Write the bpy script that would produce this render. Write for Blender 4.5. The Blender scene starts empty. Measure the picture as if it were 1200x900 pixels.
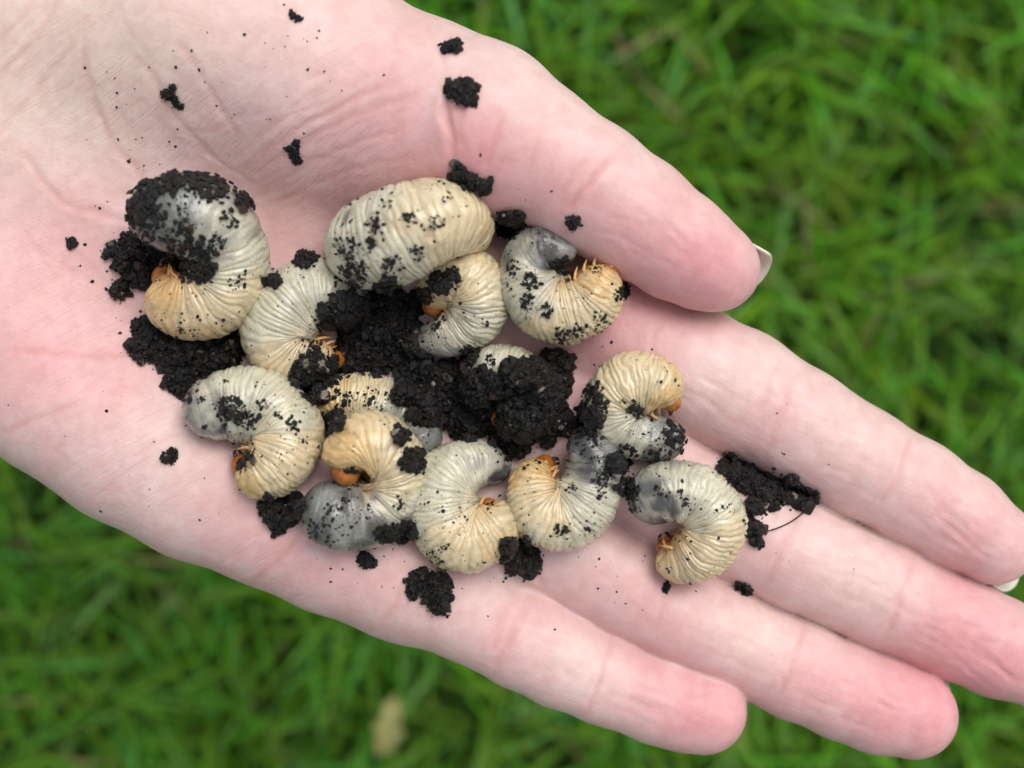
import bpy, math, random
import numpy as np
from mathutils import Vector
from mathutils.bvhtree import BVHTree

random.seed(7)
rng = np.random.default_rng(11)
scene = bpy.context.scene
C = scene.collection

# ------------------------------------------------------------------ camera, sky, sun, exposure
HAND_Z = 220.0            # height of the hand's middle above the ground (mm)
DIST = 220.0              # camera above the hand (mm)
S = 0.1375                # mm per photo pixel (1200 wide) at the hand's middle height
cam_d = bpy.data.cameras.new('camera')
cam = bpy.data.objects.new('camera', cam_d)
C.objects.link(cam)
cam.location = (0, 0, (HAND_Z + DIST) / 1000)
cam.rotation_euler = (0, 0, 0)
cam_d.sensor_width = 36
cam_d.lens = 36 * DIST / (1200 * S)
cam_d.clip_start = 0.005
cam_d.clip_end = 500
cam_d.dof.use_dof = True
cam_d.dof.focus_distance = (DIST - 13) / 1000
cam_d.dof.aperture_fstop = 9.5
scene.camera = cam
scene.render.resolution_x, scene.render.resolution_y = 1024, 768

SUN_EL, SUN_AZ = math.radians(58), math.radians(35)
world = bpy.data.worlds.new('World')
scene.world = world
world.use_nodes = True
wn, wl = world.node_tree.nodes, world.node_tree.links
wn.clear()
sky = wn.new('ShaderNodeTexSky')
sky.sky_type = 'NISHITA'
sky.sun_disc = False
sky.sun_elevation = SUN_EL
sky.sun_rotation = SUN_AZ
sky.dust_density = 3.0
sky.air_density = 1.0
hs = wn.new('ShaderNodeHueSaturation')          # cloud veil: the sky is nearly white
hs.inputs['Saturation'].default_value = 0.22
bg = wn.new('ShaderNodeBackground')
bg.inputs['Strength'].default_value = 0.13
wo = wn.new('ShaderNodeOutputWorld')
wl.new(sky.outputs[0], hs.inputs['Color'])
wl.new(hs.outputs[0], bg.inputs['Color'])
wl.new(bg.outputs[0], wo.inputs['Surface'])

sd = bpy.data.lights.new('sun', 'SUN')
sd.energy = 1.3
sd.angle = math.radians(35)
sd.color = (1.0, 0.97, 0.93)
sun = bpy.data.objects.new('sun', sd)
C.objects.link(sun)
d = Vector((math.sin(SUN_AZ) * math.cos(SUN_EL), math.cos(SUN_AZ) * math.cos(SUN_EL), math.sin(SUN_EL)))
sun.rotation_euler = d.to_track_quat('Z', 'Y').to_euler()
sun.location = (0, 0, 3)

vs = scene.view_settings
vs.view_transform = 'Standard'
vs.look = 'None'
vs.gamma = 1
vs.use_curve_mapping = False
vs.exposure = 0.38
cy = scene.cycles
cy.max_bounces, cy.diffuse_bounces, cy.glossy_bounces, cy.transmission_bounces = 6, 3, 2, 3


# ------------------------------------------------------------------ helpers
def P(px, py, h):
    """point (mm) on the sight line of a photo pixel, h mm above the hand's middle height"""
    k = (DIST - h) / DIST
    return np.array([(px - 600) * S * k, (450 - py) * S * k, HAND_Z + h])


def mesh_from(name, V, F, mat=None, parent=None, smooth=True, colors=None, attrs=None):
    """V in mm (n,3); F (m,3) or (m,4)"""
    V = np.asarray(V, np.float32) * 0.001
    F = np.asarray(F, np.int32)
    me = bpy.data.meshes.new(name)
    me.vertices.add(len(V))
    me.vertices.foreach_set('co', V.ravel())
    k = F.shape[1]
    me.loops.add(F.size)
    me.loops.foreach_set('vertex_index', F.ravel())
    me.polygons.add(len(F))
    me.polygons.foreach_set('loop_start', np.arange(0, F.size, k, dtype=np.int32))
    me.polygons.foreach_set('use_smooth', np.full(len(F), smooth))
    me.update(calc_edges=True)
    if colors is not None:
        a = me.attributes.new('col', 'FLOAT_COLOR', 'POINT')
        c = np.ones((len(V), 4), np.float32)
        c[:, :3] = colors
        a.data.foreach_set('color', c.ravel())
    for n, v in (attrs or {}).items():
        a = me.attributes.new(n, 'FLOAT', 'POINT')
        a.data.foreach_set('value', np.asarray(v, np.float32))
    o = bpy.data.objects.new(name, me)
    C.objects.link(o)
    if mat:
        me.materials.append(mat)
    if parent:
        o.parent = parent
        o.matrix_parent_inverse = parent.matrix_world.inverted()
    return o


def empty(name, loc_mm):
    o = bpy.data.objects.new(name, None)
    C.objects.link(o)
    o.location = Vector(loc_mm) * 0.001
    o.empty_display_size = 0.005
    bpy.context.view_layer.update()
    return o


def tag(o, label=None, cat=None, group=None, kind=None):
    for k, v in (('label', label), ('category', cat), ('group', group), ('kind', kind)):
        if v:
            o[k] = v
    return o


def smin(a, b, k):
    h = np.maximum(k - np.abs(a - b), 0) / k
    return np.minimum(a, b) - h * h * k * 0.25


class Noise:
    """cheap smooth value noise on arrays of points"""
    def __init__(self, seed, n=32):
        self.t = np.random.default_rng(seed).random((n, n, n)).astype(np.float32) * 2 - 1
        self.n = n

    def __call__(self, p):
        p = np.asarray(p, np.float64)
        i = np.floor(p).astype(int)
        f = p - i
        f = f * f * (3 - 2 * f)
        n = self.n
        r = 0
        for a in (0, 1):
            for b in (0, 1):
                for c in (0, 1):
                    w = (f[:, 0] if a else 1 - f[:, 0]) * (f[:, 1] if b else 1 - f[:, 1]) * (f[:, 2] if c else 1 - f[:, 2])
                    r = r + w * self.t[(i[:, 0] + a) % n, (i[:, 1] + b) % n, (i[:, 2] + c) % n]
        return r


NZ = Noise(3)
NZ2 = Noise(5)


# ------------------------------------------------------------------ materials
class NT:
    def __init__(self, name):
        self.m = bpy.data.materials.new(name)
        self.m.use_nodes = True
        self.t = self.m.node_tree
        self.t.nodes.clear()
        self.out = self.n('ShaderNodeOutputMaterial')
        self.p = self.n('ShaderNodeBsdfPrincipled')
        self.l(self.p.outputs[0], self.out.inputs['Surface'])

    def n(self, typ, **kw):
        x = self.t.nodes.new(typ)
        for k, v in kw.items():
            if k in x.inputs:
                x.inputs[k].default_value = v
            else:
                setattr(x, k, v)
        return x

    def l(self, a, b):
        self.t.links.new(a, b)

    def coords(self, scale=(1, 1, 1), rot=(0, 0, 0)):
        tc = self.n('ShaderNodeTexCoord')
        mp = self.n('ShaderNodeMapping')
        mp.inputs['Rotation'].default_value = rot          # turn first, then stretch
        self.l(tc.outputs['Object'], mp.inputs['Vector'])
        m2 = self.n('ShaderNodeMapping')
        m2.inputs['Scale'].default_value = scale
        self.l(mp.outputs[0], m2.inputs['Vector'])
        return m2.outputs[0]

    def noise(self, vec, scale, detail=3.0, rough=0.55):
        x = self.n('ShaderNodeTexNoise')
        x.inputs['Scale'].default_value = scale
        x.inputs['Detail'].default_value = detail
        x.inputs['Roughness'].default_value = rough
        self.l(vec, x.inputs['Vector'])
        return x.outputs['Fac']

    def ramp(self, fac, stops):
        x = self.n('ShaderNodeValToRGB')
        el = x.color_ramp.elements
        while len(el) < len(stops):
            el.new(0.5)
        for e, (pos, col) in zip(el, stops):
            e.position = pos
            e.color = (*col, 1) if len(col) == 3 else col
        self.l(fac, x.inputs[0])
        return x.outputs[0]

    def mix(self, fac, a, b, mode='MIX'):
        x = self.n('ShaderNodeMix', data_type='RGBA', blend_type=mode)
        for s, v in ((x.inputs[0], fac), (x.inputs[6], a), (x.inputs[7], b)):
            if hasattr(v, 'is_linked'):
                self.l(v, s)
            elif isinstance(v, (int, float)):
                s.default_value = v
            else:
                s.default_value = (*v, 1)
        return x.outputs[2]

    def attr(self, name, out='Fac'):
        x = self.n('ShaderNodeAttribute', attribute_name=name)
        return x.outputs[out]

    def math(self, op, a, b):
        x = self.n('ShaderNodeMath', operation=op)
        for s, v in zip(x.inputs, (a, b)):
            if hasattr(v, 'is_linked'):
                self.l(v, s)
            else:
                s.default_value = v
        return x.outputs[0]

    def bump(self, h, strength, dist, prev=None):
        x = self.n('ShaderNodeBump')
        x.inputs['Strength'].default_value = strength
        x.inputs['Distance'].default_value = dist
        self.l(h, x.inputs['Height'])
        if prev is not None:
            self.l(prev, x.inputs['Normal'])
        return x.outputs[0]


def skin_material():
    m = NT('skin')
    v = m.coords()
    big = m.noise(v, 55, 3)
    small = m.noise(v, 420, 4, 0.6)
    base = m.ramp(big, [(0.3, (0.69, 0.475, 0.45)), (0.7, (0.725, 0.545, 0.52))])
    pink = m.attr('pink')
    pale = m.attr('pale')
    c = m.mix(pink, base, (0.66, 0.265, 0.295))
    c = m.mix(pale, c, (0.74, 0.60, 0.52))
    mott = m.ramp(small, [(0.38, (0.90, 0.84, 0.84)), (0.62, (1.0, 1.0, 1.0))])
    c = m.mix(0.75, c, mott, 'MULTIPLY')
    crease = m.attr('crease')
    c = m.mix(crease, c, (0.60, 0.26, 0.23))
    m.l(c, m.p.inputs['Base Color'])
    m.p.inputs['Roughness'].default_value = 0.48
    m.p.inputs['Specular IOR Level'].default_value = 0.4
    m.p.inputs['Subsurface Weight'].default_value = 0.55
    m.p.inputs['Subsurface Radius'].default_value = (1.0, 0.38, 0.25)
    m.p.inputs['Subsurface Scale'].default_value = 0.0014
    # papillary ridges, pores and fine grain, their direction wandering
    a = math.radians(26)
    vr = m.coords((520, 2300, 1200), (0, 0, a))
    wn_ = m.n('ShaderNodeTexNoise')
    wn_.inputs['Scale'].default_value = 0.12
    m.l(vr, wn_.inputs['Vector'])
    vm = m.n('ShaderNodeVectorMath', operation='MULTIPLY_ADD')
    m.l(wn_.outputs['Color'], vm.inputs[0])
    vm.inputs[1].default_value = (6, 6, 6)
    m.l(vr, vm.inputs[2])
    ridg = m.noise(vm.outputs[0], 1.0, 2)
    grain = m.noise(v, 1500, 3, 0.6)
    b = m.bump(ridg, 0.26, 0.0002)
    b = m.bump(grain, 0.22, 0.0002, b)
    vl = m.coords((65, 900, 60), (0, 0, math.radians(-33)))
    ln = m.noise(vl, 1.0, 2)
    thin = m.math('ABSOLUTE', m.math('SUBTRACT', ln, 0.5), 0.0)
    groove = m.ramp(thin, [(0.0, (0, 0, 0)), (0.035, (1, 1, 1))])
    gm = m.mix(m.attr('lines'), (1, 1, 1), groove)
    b = m.bump(gm, 0.42, 0.00014, b)
    m.l(b, m.p.inputs['Normal'])
    return m.m


def grub_material():
    m = NT('grub_skin')
    v = m.coords()
    c0 = m.attr('col', 'Color')
    n1 = m.noise(v, 700, 4, 0.6)
    n2 = m.noise(v, 170, 3)
    t1 = m.ramp(n1, [(0.3, (0.80, 0.77, 0.72)), (0.65, (1, 1, 1))])
    c = m.mix(0.8, c0, t1, 'MULTIPLY')
    t2 = m.ramp(n2, [(0.35, (0.84, 0.86, 0.86)), (0.6, (1.0, 1.0, 1.0))])
    c = m.mix(0.9, c, t2, 'MULTIPLY')
    vo = m.n('ShaderNodeTexVoronoi')
    vo.inputs['Scale'].default_value = 900
    m.l(v, vo.inputs['Vector'])
    dots = m.ramp(vo.outputs['Distance'], [(0.10, (1, 1, 1)), (0.20, (0, 0, 0))])
    some = m.ramp(m.noise(v, 330, 2), [(0.5, (0, 0, 0)), (0.62, (1, 1, 1))])
    c = m.mix(m.math('MULTIPLY', dots, some), c, (0.06, 0.045, 0.03))
    film = m.ramp(m.noise(v, 240, 5, 0.7), [(0.56, (0, 0, 0)), (0.75, (0.5, 0.5, 0.5))])
    c = m.mix(film, c, (0.16, 0.14, 0.10))
    m.l(c, m.p.inputs['Base Color'])
    m.p.inputs['Roughness'].default_value = 0.27
    m.p.inputs['Specular IOR Level'].default_value = 0.55
    m.p.inputs['Subsurface Weight'].default_value = 0.7
    m.p.inputs['Subsurface Radius'].default_value = (1.0, 0.72, 0.42)
    m.p.inputs['Subsurface Scale'].default_value = 0.0013
    m.p.inputs['Coat Weight'].default_value = 0.35
    m.p.inputs['Coat Roughness'].default_value = 0.12
    b = m.bump(n1, 0.55, 0.0004)
    b = m.bump(m.noise(v, 2200, 3), 0.5, 0.0002, b)
    m.l(b, m.p.inputs['Normal'])
    return m.m


def chitin_material(name, c1, c2, rough=0.25):
    m = NT(name)
    v = m.coords()
    n = m.noise(v, 500, 3)
    m.l(m.ramp(n, [(0.3, c1), (0.7, c2)]), m.p.inputs['Base Color'])
    m.p.inputs['Roughness'].default_value = rough
    m.p.inputs['Subsurface Weight'].default_value = 0.2
    m.p.inputs['Subsurface Scale'].default_value = 0.0008
    m.l(m.bump(m.noise(v, 1500, 2), 0.2, 0.0002), m.p.inputs['Normal'])
    return m.m


def soil_material():
    m = NT('black_soil')
    v = m.coords()
    n = m.noise(v, 800, 4, 0.7)
    g = m.attr('col', 'Color')
    t = m.ramp(n, [(0.3, (0.55, 0.5, 0.48)), (0.7, (1.25, 1.2, 1.15))])
    m.l(m.mix(1.0, g, t, 'MULTIPLY'), m.p.inputs['Base Color'])
    m.l(m.ramp(m.noise(v, 1300, 2), [(0.38, (0.16, 0.16, 0.16)), (0.6, (0.65, 0.65, 0.65))]), m.p.inputs['Roughness'])
    m.p.inputs['Specular IOR Level'].default_value = 0.36
    m.l(m.bump(m.noise(v, 3500, 4, 0.7), 0.8, 0.0003), m.p.inputs['Normal'])
    return m.m


def grass_material():
    m = NT('grass_blades')
    c = m.attr('col', 'Color')
    m.l(c, m.p.inputs['Base Color'])
    m.p.inputs['Roughness'].default_value = 0.42
    m.p.inputs['Specular IOR Level'].default_value = 0.45
    tr = m.n('ShaderNodeBsdfTranslucent')
    m.l(m.mix(1.0, c, (1.1, 1.25, 0.5), 'MULTIPLY'), tr.inputs['Color'])
    mx = m.n('ShaderNodeMixShader')
    mx.inputs[0].default_value = 0.3
    m.l(m.p.outputs[0], mx.inputs[1])
    m.l(tr.outputs[0], mx.inputs[2])
    m.l(mx.outputs[0], m.out.inputs['Surface'])
    return m.m


def ground_material():
    m = NT('lawn_soil')
    v = m.coords()
    n = m.noise(v, 9, 5, 0.65)
    n2 = m.noise(v, 160, 5, 0.7)
    soil = m.ramp(n2, [(0.3, (0.012, 0.010, 0.006)), (0.7, (0.05, 0.042, 0.022))])
    turf = m.ramp(n2, [(0.3, (0.02, 0.06, 0.006)), (0.7, (0.07, 0.17, 0.02))])
    f = m.ramp(n, [(0.25, (0, 0, 0)), (0.38, (1, 1, 1))])
    m.l(m.mix(f, soil, turf), m.p.inputs['Base Color'])
    m.p.inputs['Roughness'].default_value = 0.9
    m.l(m.bump(n2, 0.8, 0.006), m.p.inputs['Normal'])
    return m.m


def nail_material():
    m = NT('nail')
    v = m.coords((200, 2500, 2500), (0, 0, math.radians(28)))
    f = m.attr('free')
    n = m.noise(v, 1, 2)
    bed = m.ramp(n, [(0.3, (0.66, 0.40, 0.38)), (0.7, (0.72, 0.47, 0.43))])
    m.l(m.mix(f, bed, (0.62, 0.61, 0.50)), m.p.inputs['Base Color'])
    m.p.inputs['Roughness'].default_value = 0.28
    m.p.inputs['Subsurface Weight'].default_value = 0.3
    m.p.inputs['Subsurface Scale'].default_value = 0.001
    return m.m


def leaf_material():
    m = NT('dry_leaf')
    v = m.coords()
    n = m.noise(v, 140, 4)
    m.l(m.ramp(n, [(0.3, (0.26, 0.25, 0.07)), (0.7, (0.46, 0.44, 0.17))]), m.p.inputs['Base Color'])
    m.p.inputs['Roughness'].default_value = 0.6
    return m.m


def cloth_material():
    m = NT('sleeve_knit')
    v = m.coords()
    w = m.n('ShaderNodeTexWave')
    w.inputs['Scale'].default_value = 180
    w.inputs['Distortion'].default_value = 1.5
    m.l(v, w.inputs['Vector'])
    m.l(m.ramp(w.outputs['Fac'], [(0, (0.035, 0.04, 0.05)), (1, (0.07, 0.08, 0.1))]), m.p.inputs['Base Color'])
    m.l(m.bump(w.outputs['Fac'], 0.6, 0.001), m.p.inputs['Normal'])
    m.p.inputs['Roughness'].default_value = 0.95
    return m.m


M = dict(skin=skin_material(), grub=grub_material(), soil=soil_material(), grass=grass_material(),
         ground=ground_material(), nail=nail_material(), leaf=leaf_material(), cloth=cloth_material(),
         head=chitin_material('head_chitin', (0.22, 0.055, 0.008), (0.50, 0.18, 0.035), 0.2),
         leg=chitin_material('leg_chitin', (0.40, 0.18, 0.05), (0.60, 0.36, 0.15), 0.35),
         jaw=chitin_material('jaw_chitin', (0.03, 0.012, 0.006), (0.07, 0.02, 0.01), 0.2))


# ------------------------------------------------------------------ ground and lawn
def build_ground():
    # one sheet to the horizon: fine and uneven near the hand
    r = np.concatenate([np.linspace(0, 900, 60), np.geomspace(1000, 200000, 24)])
    na = 72
    V, F = [np.array([0, 0, 0.0])], []
    for ri in r[1:]:
        a = np.arange(na) * 2 * math.pi / na
        V.extend(np.stack([ri * np.cos(a), ri * np.sin(a), 0 * a], 1))
    V = np.array(V)
    V[:, 2] = 5 * NZ(np.c_[V[:, :2] / 45, V[:, 0] * 0]) * (np.hypot(V[:, 0], V[:, 1]) < 1500)
    for i in range(1, len(r) - 1):
        for j in range(na):
            a, b = 1 + (i - 1) * na + j, 1 + (i - 1) * na + (j + 1) % na
            F.append((a, a + na, b + na, b))
    for j in range(na // 2):
        F.append((0, 1 + 2 * j, 1 + (2 * j + 1) % na, 1 + (2 * j + 2) % na))
    o = mesh_from('ground', V, F, M['ground'])
    tag(o, 'dark earth of the lawn under the grass', 'ground', kind='structure')


def build_grass():
    N = 40000
    # dense close under the hand, thinning outward
    rr = np.where(rng.random(N) < 0.56, 400 * np.sqrt(rng.random(N)), 400 + 1500 * rng.random(N) ** 1.5)
    th = rng.random(N) * 2 * math.pi
    x, y = rr * np.cos(th), rr * np.sin(th) * 0.9
    pt = np.c_[x, y, 0 * x]
    clump = NZ(pt / 38.0 + 3.1)
    patch = NZ2(pt / 95.0 + 7.7)
    keep = clump + 0.9 * rng.random(N) > -0.45
    x, y, clump, patch, rr = x[keep], y[keep], clump[keep], patch[keep], rr[keep]
    N = len(x)
    far = np.clip((rr - 430) / 900, 0, 1)
    L = (34 + 26 * rng.random(N) + 10 * clump) * (1 + 0.3 * far)
    W = (0.9 + 0.9 * rng.random(N)) * (1 + 2.2 * far)          # half width
    az = rng.random(N) * 2 * math.pi + 1.2 * patch
    lean0 = 0.08 + 0.5 * rng.random(N)
    lean1 = lean0 + 0.35 + 1.15 * rng.random(N) ** 1.2
    K = 4
    ts = np.linspace(0, 1, K + 1)
    base_z = 5 * NZ(np.c_[x / 45, y / 45, 0 * x]) - 3
    cx, cz = np.zeros(N), np.zeros(N)
    rows = []
    tw = az + math.pi / 2 + rng.normal(0, 0.5, N)
    for i, t in enumerate(ts):
        if i:
            le = lean0 + (lean1 - lean0) * (t - 0.5 / K)
            cx = cx + np.sin(le) * L / K
            cz = cz + np.cos(le) * L / K
        w = W * (1 - t ** 2.2) * (0.7 + 0.3 * min(1, t * 4)) + 0.05
        px, py = x + cx * np.cos(az), y + cx * np.sin(az)
        lift = 0.35 * w
        for s in (-1, 0, 1):
            rows.append(np.stack([px + s * w * np.cos(tw), py + s * w * np.sin(tw), base_z + cz + abs(s) * lift], 1))
    V = np.stack(rows, 1)                       # N, 3*(K+1), 3
    hue = rng.random(N)
    g = np.stack([0.085 + 0.085 * hue + 0.025 * patch, 0.26 + 0.14 * rng.random(N) + 0.04 * clump, 0.008 + 0.02 * rng.random(N)], 1)
    blue = rng.random(N) < 0.10
    g[blue] = g[blue] * [0.9, 1.0, 1.8] + [0.01, 0.02, 0.03]
    dry = rng.random(N) < 0.035
    g[dry] = np.array([0.34, 0.30, 0.13]) * (0.6 + 0.6 * rng.random((dry.sum(), 1)))
    g = np.clip(g, 0.005, 0.6)
    rootf = np.clip(ts * 1.6, 0.0, 1)[None, :, None]             # blades turn a darker, dull olive towards the foot
    col = g[:, None, :] * rootf + np.array([0.10, 0.11, 0.03]) * (1 - rootf)
    col = np.repeat(col, 3, axis=1)
    f = []
    for i in range(K):
        for s in (0, 1):
            a = 3 * i + s
            f.append((a, a + 1, a + 4, a + 3))
    F = (np.array(f)[None] + (np.arange(N) * 3 * (K + 1))[:, None, None]).reshape(-1, 4)
    o = mesh_from('grass', V.reshape(-1, 3), F, M['grass'], colors=np.clip(col, 0, 1).reshape(-1, 3))
    tag(o, 'short green lawn grass growing below the hand', 'grass', kind='stuff')


build_ground()
build_grass()

# ------------------------------------------------------------------ the hand
X0, X1, Y0, Y1, Z0, Z1 = -150, 98, -72, 114, HAND_Z - 24, HAND_Z + 32
VOX = 0.45


def chain(pts, k=0.0, flat=1.0):
    return dict(pts=[(P(a, b, h), r * S * (DIST - h) / DIST) for a, b, h, r in pts], flat=flat)


# stations: photo pixel x, y of the bone's line, height of the bone (mm), radius (px)
FINGERS = dict(
    index=[(700, 372, 0, 78), (803, 431, 2, 75.6), (864, 458, 3, 72.6), (935, 498, 3.2, 66.1), (1009, 542, 2.6, 63.1), (1071, 576, 2.2, 60.6), (1123, 608, 2.6, 57.1), (1163, 635, 3, 49)],
    middle=[(690, 505, -2, 80), (790, 575, 0, 69.6), (850, 609, 0.6, 66.1), (932, 648, 1.2, 64.1), (1033, 695, 0.6, 62.1), (1123, 737, 0.6, 59.6), (1170, 759, 1.2, 57.6), (1213, 778, 2, 51)],
    ring=[(610, 610, -2, 78), (735, 682, -0.4, 62.6), (790, 714, 0.2, 59.6), (836, 738, 0.4, 58.1), (935, 785, 0.2, 58.1), (985, 807, 0.4, 56.6), (1030, 825, 1.2, 55.6), (1068, 836, 2, 52)],
    pinky=[(480, 668, 1, 80), (545, 707, 1.5, 65), (616, 748, 1.2, 59), (660, 773, 0.8, 56), (708, 795, 0.6, 53), (769, 818, 1.0, 51.5), (800, 827, 1.4, 51), (824, 832, 2, 50.5)],
)
PALM = [
    [(60, 130, -3, 105), (250, 250, -5, 88), (470, 320, -5, 84), (660, 360, -2, 80)],
    [(50, 170, -3, 105), (250, 320, -6, 88), (450, 420, -6.5, 84), (690, 505, -2, 80)],
    [(20, 210, -3, 105), (200, 390, -5, 90), (400, 510, -5, 84), (610, 610, -2, 78)],
    [(-40, 270, -2, 105), (78, 452, 0, 106), (160, 508, 0.5, 105), (240, 553, 0.5, 101), (320, 590, 0.5, 94), (394, 628, 0.5, 88), (480, 668, 0.8, 80)],
]
ARM = [[(40, -20, -3, 118), (-60, -110, -3, 122), (-300, -310, -3, 150), (-560, -520, -3, 170)],
       [(-40, 90, -3, 118), (-130, -20, -3, 122), (-380, -210, -3, 150), (-640, -420, -3, 170)],
       [(20, 130, -3, 112), (40, -10, -3, 118)]]
THENAR = [[(90, 40, 2, 120), (230, 30, 5, 130), (370, 90, 6, 128), (470, 140, 8, 108), (548, 152, 12, 92)],
          [(200, 110, 0, 110), (380, 180, 0, 95), (500, 205, 3, 78)]]
THUMB = [(500, 130, 10, 96), (570, 150, 13, 88), (628, 180, 14.5, 79), (690, 219, 14.5, 75), (745, 255, 14, 71), (795, 289, 13.5, 63), (827, 309, 13, 55), (843, 317, 12.8, 47)]


def eval_chain(G, st, flat=1.0):
    X, Y, Z = G
    out = None
    pts = [(P(a, b, h), r * S * (DIST - h) / DIST) for a, b, h, r in st]
    for (a, ra), (b, rb) in zip(pts[:-1], pts[1:]):
        ab = b - a
        L2 = float(ab @ ab)
        t = ((X - a[0]) * ab[0] + (Y - a[1]) * ab[1] + (Z - a[2]) * ab[2]) / L2
        np.clip(t, 0, 1, out=t)
        dx, dy, dz = X - a[0] - t * ab[0], Y - a[1] - t * ab[1], Z - a[2] - t * ab[2]
        d_ = np.sqrt(dx * dx + dy * dy + dz * dz) - (ra + (rb - ra) * t)
        out = d_ if out is None else smin(out, d_, 1.2)
    return out


def sdf(X, Y, Z):
    G = (X, Y, Z)
    palm = None
    for st in PALM + ARM:
        d_ = eval_chain(G, st)
        palm = d_ if palm is None else smin(palm, d_, 7.0)
    then = None
    for st in THENAR:
        d_ = eval_chain(G, st)
        then = d_ if then is None else smin(then, d_, 6.0)
    body = smin(palm, then, 7.0)
    full = body
    for i, st in enumerate(FINGERS.values()):
        full = smin(full, smin(eval_chain(G, st), body, 3.5), 0.55)
    thumb = smin(eval_chain(G, THUMB), then, 7.0)
    return smin(full, thumb, 1.2)


def hand_grid():
    """distance field on a fine grid, worked out only in a band around the surface"""
    K = 6
    n = [int(math.ceil((b_ - a_) / (VOX * K))) for a_, b_ in ((X0, X1), (Y0, Y1), (Z0, Z1))]
    org = np.array([X0, Y0, Z0], np.float32)
    cc = [(o_ + VOX * (K * np.arange(m_) + (K - 1) / 2)).astype(np.float32) for o_, m_ in zip(org, n)]
    coarse = sdf(cc[0][:, None, None], cc[1][None, :, None], cc[2][None, None, :])
    f = np.repeat(np.repeat(np.repeat(coarse, K, 0), K, 1), K, 2)
    band = np.abs(f) < VOX * K * 1.15
    ijk = np.nonzero(band)
    p_ = [(o_ + VOX * q.astype(np.float32)) for o_, q in zip(org, ijk)]
    f[ijk] = sdf(*p_)
    return f, org


def surface_nets(f, org, vox):
    nx, ny, nz = f.shape
    s = f < 0
    c = s[:-1, :-1, :-1].astype(np.int8)
    tot = np.zeros(c.shape, np.int8)
    for a in (0, 1):
        for b in (0, 1):
            for e in (0, 1):
                tot += s[a:nx - 1 + a, b:ny - 1 + b, e:nz - 1 + e]
    act = (tot > 0) & (tot < 8)
    ii = np.argwhere(act)
    idx = np.full(act.shape, -1, np.int32)
    idx[act] = np.arange(len(ii))
    acc = np.zeros((len(ii), 3))
    cnt = np.zeros(len(ii))
    for ax in range(3):
        o1, o2 = [k for k in range(3) if k != ax]
        for a in (0, 1):
            for b in (0, 1):
                off = np.zeros(3, int)
                off[o1], off[o2] = a, b
                p0 = ii + off
                p1 = p0.copy()
                p1[:, ax] += 1
                f0 = f[p0[:, 0], p0[:, 1], p0[:, 2]]
                f1 = f[p1[:, 0], p1[:, 1], p1[:, 2]]
                m_ = (f0 < 0) != (f1 < 0)
                t = np.where(m_, f0 / np.where(m_, f0 - f1, 1), 0)
                q = np.tile(off, (len(ii), 1)).astype(float)
                q[:, ax] = t
                acc[m_] += q[m_]
                cnt[m_] += 1
    V = org + vox * (ii + acc / cnt[:, None])
    quads = []
    for ax in range(3):
        o1, o2 = (ax + 1) % 3, (ax + 2) % 3
        sl0 = [slice(None)] * 3
        sl1 = [slice(None)] * 3
        sl0[ax], sl1[ax] = slice(0, -1), slice(1, None)
        ch = s[tuple(sl0)] != s[tuple(sl1)]
        e = np.argwhere(ch)
        e = e[(e[:, o1] > 0) & (e[:, o2] > 0) & (e[:, o1] < f.shape[o1] - 1) & (e[:, o2] < f.shape[o2] - 1)]
        ins = s[e[:, 0], e[:, 1], e[:, 2]]

        def g(d1, d2):
            q = e.copy()
            q[:, o1] -= d1
            q[:, o2] -= d2
            return idx[q[:, 0], q[:, 1], q[:, 2]]
        q = np.stack([g(1, 1), g(0, 1), g(0, 0), g(1, 0)], 1)
        q[~ins] = q[~ins][:, ::-1]
        quads.append(q)
    Q = np.concatenate(quads)
    Q = Q[(Q >= 0).all(1)]
    return V, Q


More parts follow.
